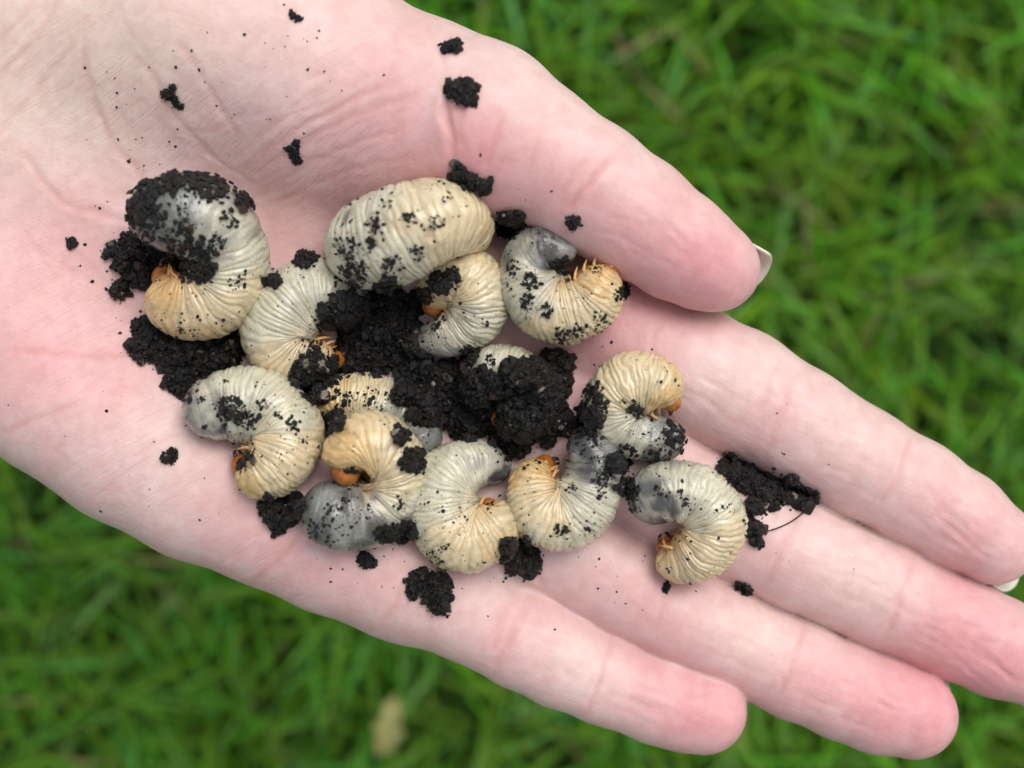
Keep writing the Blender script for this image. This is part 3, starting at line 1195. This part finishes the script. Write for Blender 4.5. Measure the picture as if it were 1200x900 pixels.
    col = col * (1 - 0.30 * valley[..., None] * np.array([0.45, 0.75, 1.2]))
    belly = np.exp(-(PH / 1.0) ** 2) + np.exp(-((2 * math.pi - PH) / 1.0) ** 2)
    col = col + (np.array([0.56, 0.27, 0.07]) - col) * (np.clip(belly, 0, 1) * np.clip(1.3 - tt / 0.58, 0, 1) * 0.9)[..., None]
    streak = (NZ2(circ * [0.35, 2.5, 2.5] + 90)).reshape(n, na)
    col = col * (1 + 0.08 * streak[..., None])
    # translucent gut showing along the back
    gut = np.clip(NZ(circ * [0.5, 0.8, 0.8] + 120 + seed).reshape(n, na) - 0.05, 0, 1) * np.clip((tt - 0.3) * 3, 0, 1)
    col = col + (np.array([0.33, 0.35, 0.33]) - col) * (gut * 0.8)[..., None]
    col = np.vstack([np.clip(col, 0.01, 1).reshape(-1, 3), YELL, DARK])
    base = cen[n // 2].copy()
    base[2] -= rad[n // 2]
    root = empty('grub', base)
    tag(root, label, 'grub', 'white grubs heaped in the palm')
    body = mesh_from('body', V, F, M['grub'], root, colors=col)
    # head
    hr = max(e0 * 0.76, 1.6)
    Th, Nh, Bh = -T[0], Vf[0], Bf[0]
    Th = Th + 0.45 * Nh
    Th /= np.linalg.norm(Th)
    Nh = Nh - Th * (Nh @ Th)
    Nh /= np.linalg.norm(Nh)
    Bh = np.cross(Th, Nh)
    hc = cen[0] + Th * hr * 0.02 - T[0] * (-0.05)
    prof = [(hr * math.sin(a), hr * max(math.cos(a), 0.02)) for a in np.linspace(-1.2, math.pi / 2, 14)]
    HV, HF = lathe(prof, 28, hc, Th, Bh, Nh, 1.0, 0.9)
    # brow seam
    loc = HV - hc
    d1 = loc @ Bh
    HV = HV - (np.exp(-(d1 / 0.14) ** 2) * 0.09)[:, None] * (loc / np.linalg.norm(loc, axis=1)[:, None])
    head = mesh_from('head', HV, HF, M['head'], root)
    for sg in (-1, 1):
        p0 = hc + Th * hr * 0.78 + Bh * sg * hr * 0.48 + Nh * hr * 0.25
        pth = np.array([p0, p0 + Th * hr * 0.25 + Nh * hr * 0.12, p0 + Th * hr * 0.42 - Bh * sg * hr * 0.16 + Nh * hr * 0.2, p0 + Th * hr * 0.42 - Bh * sg * hr * 0.34 + Nh * hr * 0.25])
        jv, jf = tube(catmull(pth, 8), np.linspace(hr * 0.2, hr * 0.05, 8), 8, None)
        mesh_from('mandible', jv, jf, M['jaw'], head)
    # three pairs of legs under the front
    for kk, tl in enumerate((0.035, 0.085, 0.135)):
        i0 = int(tl * n)
        for sg in (-1, 1):
            b0 = cen[i0] + rad[i0] * 0.84 * (Vf[i0] * 0.8 + Bf[i0] * sg * 0.6)
            ll = min(2.0, rad[i0] * 0.5) * (0.85 + 0.3 * r0.random())
            dv = Vf[i0] * 0.5 + Bf[i0] * sg * 0.45 + T[i0] * r0.normal(-0.1, 0.25)
            pth = np.array([b0, b0 + dv * ll * 0.45, b0 + dv * ll * 0.6 + Vf[i0] * ll * 0.12 - T[i0] * ll * 0.4 - Bf[i0] * sg * ll * 0.1, b0 + dv * ll * 0.5 + Vf[i0] * ll * 0.3 - T[i0] * ll * 0.9 - Bf[i0] * sg * ll * 0.25])
            lv, lf = tube(catmull(pth, 10), np.interp(np.linspace(0, 1, 10), [0, 0.35, 0.7, 1], [0.40, 0.28, 0.22, 0.07]), 8, None)
            mesh_from('leg', lv, lf, M['leg'], root)
    bb = bvh_of(body)
    GRUB_BVH.append(bb)
    SURF.append(bb)
    # dirt stuck to the skin
    cs, sz, nn = [], [], []
    no = np.empty(len(body.data.vertices) * 3, np.float32)
    body.data.vertex_normals.foreach_get('vector', no)
    no = no.reshape(-1, 3)
    w = np.clip(no[:, 2] + 0.35, 0, 1) * np.clip(0.35 + NZ(V / 2.6 + seed), 0.02, 2) ** 2
    w = w / w.sum()
    pick = r0.choice(len(V), int(specks * 2.6), p=w)
    for p_ in pick:
        cs.append(V[p_] + no[p_] * 0.03)
        sz.append(0.055 + 0.26 * r0.random() ** 3.5)
        nn.append(no[p_])
    for (px, py, rp, cnt, big) in patches:
        for _ in range(int(cnt * 2.2)):
            rr, aa = rp * math.sqrt(r0.random()) * (0.6 + 0.5 * r0.random()), r0.random() * 2 * math.pi
            pt, nv_ = cast_px(px + rr * math.cos(aa), py + rr * math.sin(aa), [bb])
            if pt is None:
                continue
            z_ = (0.09 + 0.62 * big * r0.random() ** 2.2)
            cs.append(pt + nv_ * (z_ * (0.3 + 0.5 * r0.random()) + 0.45 * max(0, big - 0.75) * r0.random()))
            sz.append(z_)
            nn.append(nv_)
    gv, gf, gc = grains(cs, sz, False, np.array(nn))
    dirt = mesh_from('dirt', gv, gf, M['soil'], root, smooth=False, colors=gc)
    dirt['kind'] = 'stuff'
    return root


G = make_grub
G('partly buried grub, small pale back showing behind the large soil clod', [(590, 492, 0, 20), (612, 490, 0, 24), (628, 466, 0, 27), (614, 442, 0, 29), (592, 432, 0.5, 30), (568, 436, 0, 27), (560, 452, 0, 22)], 0.62, 0.1, 40, [(575, 425, 10, 10, .4)], seed=6)
G('buried grub with a cream flank and grey end poking out of soil', [(398, 490, 0, 20), (388, 472, 0, 26), (415, 468, 0, 31), (448, 474, 0, 33), (478, 490, 0, 32), (492, 514, 0, 27), (484, 536, 0, 20)], 0.45, 0.3, 60, [(400, 470, 16, 26, .6), (440, 470, 20, 24, .5), (488, 492, 12, 12, .4)], seed=7)
G('grub with soil-crusted grey tail curled above its head, nearest the wrist', [(192, 328, 1, 22), (204, 352, 0.5, 38), (236, 358, 0, 43), (266, 338, 0, 46), (270, 302, 1, 47), (252, 264, 3, 48), (218, 247, 5, 47), (186, 246, 5, 42)], 0.52, 0.36, 90,
  [(162, 228, 28, 170, 1.0), (195, 208, 24, 140, .95), (250, 212, 26, 140, 1.0), (285, 236, 12, 60, 1.2), (225, 204, 20, 90, .9), (155, 250, 18, 80, 1.0), (268, 256, 12, 20, .7), (175, 262, 26, 50, .7), (212, 280, 24, 50, .7), (228, 300, 26, 90, .9), (240, 316, 16, 50, .9), (222, 318, 16, 50, .8), (255, 285, 14, 20, .6), (210, 388, 6, 8, .4), (276, 330, 12, 10, .3), (215, 235, 22, 18, .4)], seed=1)
G('cream ribbed grub lying between soil and the soil-crusted grub', [(392, 424, 0, 17), (366, 424, 0, 29), (334, 412, 0, 38), (323, 388, 0, 43), (342, 355, 0, 43), (378, 338, 0.5, 37), (408, 350, 0.5, 30)], 0.72, 0.12, 40,
  [(385, 385, 18, 40, .7), (370, 415, 20, 26, .6), (395, 330, 8, 6, .4)], seed=2)
G('fat barrel-shaped grub flecked with soil, its ribbed back turned up against the thumb', [(548, 284, -1, 24), (541, 262, 0, 38), (520, 256, 1, 49), (486, 264, 1.5, 56), (450, 280, 1.5, 58), (424, 292, 0.5, 49), (410, 306, -1, 32)], 0.74, 0.2, 110,
  [(440, 265, 12, 22, .6), (452, 240, 8, 8, .4), (480, 258, 10, 16, .5), (436, 285, 8, 12, .7), (460, 312, 14, 24, .5), (405, 290, 16, 40, .5), (488, 296, 10, 14, .4), (512, 262, 12, 14, .4), (525, 232, 10, 6, .4), (415, 320, 20, 60, .6)], vent=P(480, 300, -20), ridge=0.8, seed=3)
G('curled grub tucked below the barrel-shaped grub, orange belly fold facing the soil', [(507, 356, 1, 20), (518, 330, 1.5, 30), (545, 322, 1, 36), (562, 342, 0.5, 37), (556, 374, 0, 33), (525, 396, 0, 24), (494, 403, 0, 18)], 0.66, 0.05, 25, [(568, 378, 5, 6, .4), (520, 335, 10, 12, .6), (510, 378, 12, 16, .6)], seed=4)
G('curled grub with brown head and soil-filled curl beside the thumb', [(716, 314, 0.5, 16), (707, 330, 0, 29), (690, 354, 0, 38), (654, 363, 0, 42), (625, 341, 0, 39), (621, 307, 0, 34), (643, 287, 0.5, 27), (661, 293, 0.5, 18)], 0.58, 0.12, 120,
  [(662, 315, 15, 50, .9), (622, 330, 12, 30, .6), (618, 352, 10, 20, .6), (640, 362, 10, 16, .5), (660, 392, 14, 24, .5), (680, 388, 10, 16, .5), (702, 372, 12, 14, .4), (725, 345, 8, 10, .5), (700, 318, 8, 8, .4), (600, 315, 8, 10, .4)], seed=5, curl=0.3)
G('large pale grub with one blunt grey end, its brown head pointing at the palm edge', [(284, 548, 0, 19), (303, 557, 0, 31), (328, 538, 0, 41), (336, 503, 0, 44), (307, 475, 0.3, 44), (266, 472, 0.3, 40), (243, 478, 0, 36)], 0.68, 0.1, 130,
  [(272, 480, 20, 60, .7), (292, 490, 14, 30, .6), (308, 474, 8, 12, .5), (344, 496, 10, 16, .5), (284, 538, 15, 60, .9), (325, 486, 8, 8, .4), (208, 485, 6, 10, .4), (236, 470, 5, 4, .6), (240, 500, 4, 3, .7), (270, 520, 8, 10, .5)], seed=8)
G('curled grub with shiny dark grey abdomen and orange head against its cream flank', [(404, 551, 7.5, 24), (408, 536, 6.8, 37), (432, 524, 5.2, 46), (456, 538, 3, 42), (464, 572, 1, 36), (438, 602, 0, 37), (404, 607, 0, 41), (384, 603, 0, 40)], 0.50, 0.42, 60,
  [(410, 553, 8, 22, .7), (425, 562, 3, 4, .6), (375, 625, 26, 30, .4), (395, 600, 20, 20, .4), (468, 590, 10, 10, .4)], seed=9)
G('tightly curled whitish grub with small grey tail bulb and orange legs at its centre', [(575, 596, 0.5, 15), (584, 616, 0.3, 31), (548, 634, 0, 40), (519, 610, 0, 43), (517, 570, 0, 42), (541, 545, 0, 32), (568, 540, 0.5, 25), (584, 546, 0.5, 19)], 0.74, 0.06, 70,
  [(505, 655, 16, 22, .4), (520, 640, 10, 8, .3), (572, 590, 8, 10, .4)], seed=10)
G('curled cream grub with a sooty grey tail, under the large soil clod', [(637, 545, 0.5, 18), (625, 566, 0.2, 30), (634, 598, 0, 40), (664, 605, 0, 42), (690, 578, 0, 39), (698, 540, 0.3, 33), (692, 522, 0.5, 29)], 0.56, 0.34, 80,
  [(657, 619, 8, 18, .5), (705, 570, 16, 22, .5), (710, 556, 10, 14, .5), (670, 572, 8, 10, .5), (690, 505, 24, 50, .7), (718, 540, 8, 10, .4), (690, 622, 8, 8, .4)], seed=11, curl=0.4)
G('small ribbed cream grub folded over its own grey tail at the base of the fingers', [(789, 470, 1.2, 15), (775, 452, 1.2, 31), (742, 448, 0.8, 38), (716, 468, 0, 34), (724, 500, 0, 31), (757, 513, 0, 28), (780, 517, 0, 26)], 0.62, 0.16, 60,
  [(695, 462, 14, 50, .7), (706, 474, 12, 24, .6), (742, 480, 12, 22, .6), (790, 510, 18, 60, .8), (775, 535, 20, 40, .6), (805, 530, 10, 30, .8), (735, 528, 14, 20, .6)], seed=12)
G('clean curled grub with an orange-hollowed centre lying across the middle finger', [(782, 642, 0, 18), (795, 654, 0, 29), (824, 643, 0, 38), (838, 612, 0, 38), (816, 581, 0.3, 38), (780, 578, 0.3, 37), (764, 584, 0, 34)], 0.70, 0.18, 60,
  [(785, 668, 5, 4, .5), (806, 684, 5, 4, .5), (842, 680, 4, 4, .5), (800, 582, 10, 10, .4), (772, 575, 8, 8, .4), (738, 590, 16, 36, .5)], seed=13, curl=-0.25)


# ------------------------------------------------------------------ soil clods and crumbs
def soil(name, label, blobs, size=(0.3, 0.75), group='crumbs and clods of black soil', dens=1.0, cat='soil', trees=None):
    """blobs: (photo px x, y, radius px, height mm). A heap of grains lying on whatever is below."""
    small_c, small_s, big_c, big_s = [], [], [], []
    for bx, by, rp, hmm in blobs:
        area = math.pi * (rp * S) ** 2
        sm = 0.62 * sum(size) / 2
        nn_ = int(max(8, dens * area / (0.40 * sm ** 2) * (0.75 + 0.10 * hmm)))
        ph0 = rng.random() * 6.28
        a = rng.random(nn_) * 2 * math.pi
        edge = rp * (1 + 0.14 * np.sin(3 * a + ph0) + 0.10 * np.sin(7 * a + 2 * ph0) + 0.08 * np.sin(13 * a + ph0))
        q = np.sqrt(rng.random(nn_))
        x, y = bx + edge * q * np.cos(a), by + edge * q * np.sin(a)
        xy = np.c_[x, y, np.full(nn_, ph0)]
        u = 1 - rng.random(nn_) ** 2.2 * 0.8
        zt = hmm * np.sqrt(np.maximum(0, 1 - q ** 2.6)) * (0.86 + 0.30 * NZ(xy / 14) + 0.22 * NZ2(xy / 6.5)) + 0.35 * NZ(xy / 4.0 + 17) * min(1, hmm / 2)
        sg = 0.62 * (size[0] + (size[1] - size[0]) * rng.random(nn_) ** 2.2)
        for i in range(nn_):
            pt, nv_ = cast_px(x[i], y[i], trees)
            if pt is None:
                continue
            z = max(zt[i], 0.15) * u[i]
            if u[i] < 0.72 and zt[i] > 1.6:
                big_c.append(P(x[i], y[i], pt[2] - HAND_Z + z * 0.8))
                big_s.append(sg[i] * 2.6)
            else:
                small_c.append(P(x[i], y[i], pt[2] - HAND_Z + max(z, sg[i] * 0.5)))
                small_s.append(sg[i])
    for bx, by, rp, hmm in blobs:
        for _ in range(int(5 + rp * 0.7)):
            a, e_ = rng.random() * 6.28, rp * (0.95 + 0.5 * rng.random() ** 2)
            x, y = bx + e_ * math.cos(a), by + e_ * math.sin(a)
            pt, nv_ = cast_px(x, y)
            if pt is not None:
                z = 0.07 + 0.28 * rng.random() ** 3
                small_c.append(pt + nv_ * z * 0.4)
                small_s.append(z)
    allc = small_c + big_c
    if not allc:
        return None
    mid = rng.random(len(small_c)) < (0.09 if max(b_[3] for b_ in blobs) > 1.5 else 0.0)
    sc_, ss_ = np.array(small_c), np.array(small_s)
    parts = [grains(sc_[~mid], ss_[~mid], False)]
    if mid.any():
        parts.append(grains(sc_[mid], ss_[mid] * 1.75, True))
    if big_c:
        parts.append(grains(big_c, big_s, False))
    V, F, c = join(parts)
    base = np.array([np.mean([p[0] for p in allc]), np.mean([p[1] for p in allc]), min(p[2] for p in allc)])
    o = mesh_from(name, V - base, F, M['soil'], None, smooth=False, colors=c)
    o.location = Vector(base) * 0.001
    tag(o, label, cat, group)
    bpy.context.view_layer.update()
    return o


# the big heap in the middle goes down first, then the clod on it
soil('soil_heap', 'loose black soil heaped between the grubs at the centre of the palm',
     [(402, 368, 26, 2.2), (430, 392, 34, 4.0), (412, 416, 24, 2.6), (465, 385, 28, 3.0), (452, 352, 24, 2.0), (490, 352, 15, 2.0), (515, 332, 12, 1.4), (530, 322, 9, 1.0),
      (488, 440, 28, 5.0), (505, 465, 30, 5.0), (520, 440, 18, 3.5), (550, 416, 11, 1.2), (474, 462, 14, 3), (365, 432, 20, 1.2), (385, 438, 14, 1.5), (470, 415, 22, 3.0), (440, 425, 16, 2.0), (530, 480, 24, 3.5)], dens=0.8)
soil('soil_clod', 'largest black soil clod, angular and crumbly, resting on the grubs',
     [(562, 474, 36, 4.5), (604, 474, 42, 6.0), (638, 448, 30, 7.0), (632, 485, 34, 5.5), (600, 508, 26, 4.0), (654, 426, 14, 6.0), (548, 492, 22, 3.5), (612, 446, 20, 5.5), (572, 452, 18, 3)], dens=0.8, trees=[HB] + GRUB_BVH)
soil('soil_clod', 'black soil packed in the gap under the soil-crusted grub, beside the large pale grub',
     [(180, 400, 28, 3.0), (215, 412, 30, 4.0), (250, 412, 30, 4.0), (210, 440, 18, 2.5), (172, 385, 16, 2.0), (275, 400, 16, 2.5), (215, 455, 12, 2.0), (162, 412, 9, 1.2), (230, 395, 24, 3.0)], dens=0.8, trees=[HB])
soil('soil_clod', 'crumbly soil clump wedged against the head of the soil-crusted grub',
     [(150, 300, 20, 3.2), (165, 320, 18, 3.2), (140, 340, 11, 2.0), (130, 295, 9, 1.5), (160, 288, 11, 2.5), (185, 296, 16, 3.5), (205, 306, 14, 5.0)], dens=0.8, trees=[HB])
soil('soil_clod', 'soil clump with a fine root lying in the groove between two fingers',
     [(856, 548, 15, 2.5), (875, 562, 16, 3.0), (898, 572, 18, 3.4), (925, 575, 16, 3.2), (945, 584, 13, 2.6), (888, 592, 12, 2.8), (882, 618, 10, 2.4), (888, 634, 8, 1.6), (905, 588, 9, 2.0)], dens=1.0, trees=[HB])
soil('soil_clod', 'flat soil crumb with pale flecks at the root of the little finger', [(492, 682, 14, 2.0), (512, 690, 18, 3.2), (515, 708, 12, 2.2), (484, 694, 7, 1.0)], dens=1.0)
soil('soil_clod', 'round soil lump pressed between two grubs and the ring finger', [(612, 655, 21, 3.4), (602, 645, 14, 3.0), (622, 662, 12, 2.0)], dens=1.0)
soil('soil_clod', 'soil clump beside the dark grey abdomen at the palm edge', [(318, 598, 14, 2.6), (330, 606, 15, 3.0), (312, 590, 9, 1.4), (326, 618, 8, 1.6), (345, 590, 12, 2.5)], dens=1.0)
soil('soil_clod', 'ragged soil crumb in the gap below the orange-headed curled grub', [(452, 626, 10, 2.0), (468, 626, 11, 2.2), (478, 620, 8, 2.0)], dens=1.0)
soil('soil_clod', 'soil crumbs filling the dark gap between the centre grubs', [(355, 445, 14, 2.2), (372, 462, 12, 3.2), (392, 492, 12, 3.0), (485, 540, 14, 2.0), (470, 510, 10, 2.0)], dens=0.7)
soil('soil_clod', 'dark soil in the hollow between the sooty-tailed grub and its neighbours', [(725, 545, 12, 2.0), (690, 492, 16, 2.0), (735, 570, 12, 1.5), (665, 498, 12, 3)], dens=0.8)
soil('soil_crumb', 'round black crumb on the crease at the root of the thumb', [(540, 106, 15, 3.2), (525, 104, 5, .8), (556, 102, 5, .8), (552, 116, 6, 1)], (0.3, 0.6), dens=1.3)
soil('soil_crumb', 'two-lobed crumb above the round one at the root of the thumb', [(523, 56, 6, 1.1), (534, 53, 8, 1.4)], (0.25, 0.5), dens=1.3)
soil('soil_crumb', 'forked soil crumb touching the barrel-shaped grub and the thumb', [(538, 206, 9, 1.8), (552, 213, 10, 2.0), (566, 219, 9, 1.8), (536, 196, 5, 1.0)], (0.3, 0.6), dens=1.2)
soil('soil_crumb', 'soil crumb in the angle between thumb and the curled grub', [(597, 262, 15, 2.6), (606, 256, 8, 2.0), (590, 270, 7, 1.6)], (0.3, 0.6), dens=1.2)
soil('soil_crumb', 'tiny soil crumb at the thumb joint fold', [(671, 261, 8, 1.5)], (0.25, 0.5), dens=1.4)
soil('soil_crumb', 'small soil crumb above the cream ribbed grub', [(358, 303, 10, 1.6), (350, 306, 6, 1.0), (366, 302, 6, 1.2)], (0.25, 0.55), dens=1.2)
soil('soil_crumb', 'soil flake beside the cream ribbed grub near the crusted one', [(322, 328, 8, 1.6), (312, 330, 5, 1.0)], (0.25, 0.5), dens=1.2)
soil('soil_crumb', 'triangular twiggy crumb on the ball of the thumb', [(347, 168, 4, .7), (346, 179, 5, .8), (348, 188, 5, .9), (338, 175, 4, .5), (342, 183, 3, .5)], (0.18, 0.42), dens=1.2)
soil('soil_crumb', 'spiky little crumb on the palm toward the wrist', [(196, 111, 7, 1.1), (202, 103, 4, .6), (206, 122, 4, .4), (213, 125, 3, .3), (204, 116, 4, .5)], (0.18, 0.42), dens=1.2)
soil('soil_crumb', 'small crumb on bare skin below the large pale grub', [(197, 536, 8, 1.1), (203, 530, 5, .8)], (0.25, 0.5), dens=1.3)
soil('soil_crumb', 'square crumb on bare skin below the dark grey abdomen', [(430, 657, 9, 1.6), (424, 653, 5, 1.0), (436, 661, 5, 1)], (0.25, 0.5), dens=1.3)
soil('soil_crumb', 'round dot of soil on the heel of the palm', [(84, 285, 6, 1.0)], (0.25, 0.45), dens=1.5)
soil('soil_crumb', 'flat flake of soil on the palm below the wrist', [(343, 18, 4, .5), (350, 21, 3.5, .4)], (0.2, 0.4), dens=1.2)
soil('soil_crumb', 'dark crumb caught in the gap between middle and ring finger', [(875, 692, 6, 1.4), (866, 687, 5, 1.2)], (0.25, 0.5), dens=1.2)
soil('soil_crumb', 'tiny flake of soil just below the clean curled grub', [(780, 690, 4, .6), (781, 686, 3, .5)], (0.2, 0.4), dens=1.4)
soil('soil_crumb', 'crumb at the right flank of the brown-headed curled grub', [(732, 342, 6, 1.5), (733, 336, 4, 1.0)], (0.2, 0.45), dens=1.2)

# a fine root in the clump between the fingers
pth = []
for x, y, up in ((893, 624, 1.2), (908, 620, 1.6), (926, 612, 1.8), (940, 602, 1.6), (952, 592, 1.4)):
    q, _ = cast_px(x, y, [HB])
    pth.append(P(x, y, q[2] - HAND_Z + up * 0.5))
pth = catmull(np.array(pth), 24)
rv, rf = tube(pth, np.full(24, 0.11), 6, None)
ro = mesh_from('root_fibre', rv, rf, M['soil'], None, colors=np.tile([0.03, 0.018, 0.01], (len(rv), 1)))
tag(ro, 'hair-thin brown root arching from the soil clump between the fingers', 'root')

# scattered specks too small to count
cs, sz, nn = [], [], []
for cx, cy, sx, sy, cnt, mx in ((240, 140, 70, 50, 40, .2), (370, 60, 40, 30, 14, .18), (60, 430, 50, 60, 10, .16), (230, 560, 60, 40, 10, .16), (920, 500, 40, 30, 8, .14),
                                (500, 620, 60, 60, 30, .22), (640, 680, 80, 30, 14, .16), (160, 290, 40, 60, 26, .22), (100, 310, 12, 12, 4, .3), (560, 230, 50, 30, 22, .25), (430, 650, 50, 30, 14, .2),
                                (300, 330, 40, 40, 20, .22), (650, 420, 60, 40, 20, .2), (840, 600, 50, 40, 20, .2), (145, 180, 14, 12, 5, .25), (150, 110, 25, 15, 6, .2), (720, 700, 120, 60, 14, .13), (950, 640, 60, 40, 8, .13)):
    for _ in range(cnt):
        pt, nv_ = cast_px(rng.normal(cx, sx), rng.normal(cy, sy), [HB])
        if pt is not None:
            z_ = 0.07 + mx * rng.random() ** 2
            cs.append(pt + nv_ * z_ * 0.3)
            sz.append(z_)
            nn.append(nv_)
sv, sf, sc = grains(cs, sz, False, np.array(nn))
tag(mesh_from('soil_specks', sv, sf, M['soil'], None, smooth=False, colors=sc), 'fine specks of soil scattered over the skin of the palm', 'soil', kind='stuff')


# ------------------------------------------------------------------ a dry leaf on the lawn
def dry_leaf(px, py, h_ground, L, W, rot, label):
    k = (HAND_Z + DIST - h_ground) / DIST
    c = np.array([(px - 600) * S * k, (450 - py) * S * k, h_ground])
    nu, nv = 9, 17
    V, F = [], []
    for i in range(nv):
        v = i / (nv - 1)
        w = W * math.sin(math.pi * min(1, v * 0.97 + 0.03)) ** 0.8 * (1 - 0.3 * v) * (1 + 0.22 * math.sin(17 * v) + 0.12 * math.sin(31 * v))
        for j in range(nu):
            u = j / (nu - 1) * 2 - 1
            x = (v - 0.5) * L
            y = u * w * (1 + 0.08 * math.sin(9 * v))
            z = 2.2 * u * u - 3.0 * (v - 0.5) ** 2 * 4 + 0.7 * math.sin(7 * v + 2 * u)
            V.append(c + np.array([x * math.cos(rot) - y * math.sin(rot), x * math.sin(rot) + y * math.cos(rot), z]))
    for i in range(nv - 1):
        for j in range(nu - 1):
            a = i * nu + j
            F.append((a, a + 1, a + nu + 1, a + nu))
    o = mesh_from('dry_leaf', np.array(V), F, M['leaf'])
    md = o.modifiers.new('thickness', 'SOLIDIFY')
    md.thickness = 0.0003
    tag(o, label, 'leaf', 'dry leaves lying on the lawn')


dry_leaf(456, 850, 36, 19, 4.8, math.radians(78), 'pale yellow dry leaf lying on the grass below the little finger')
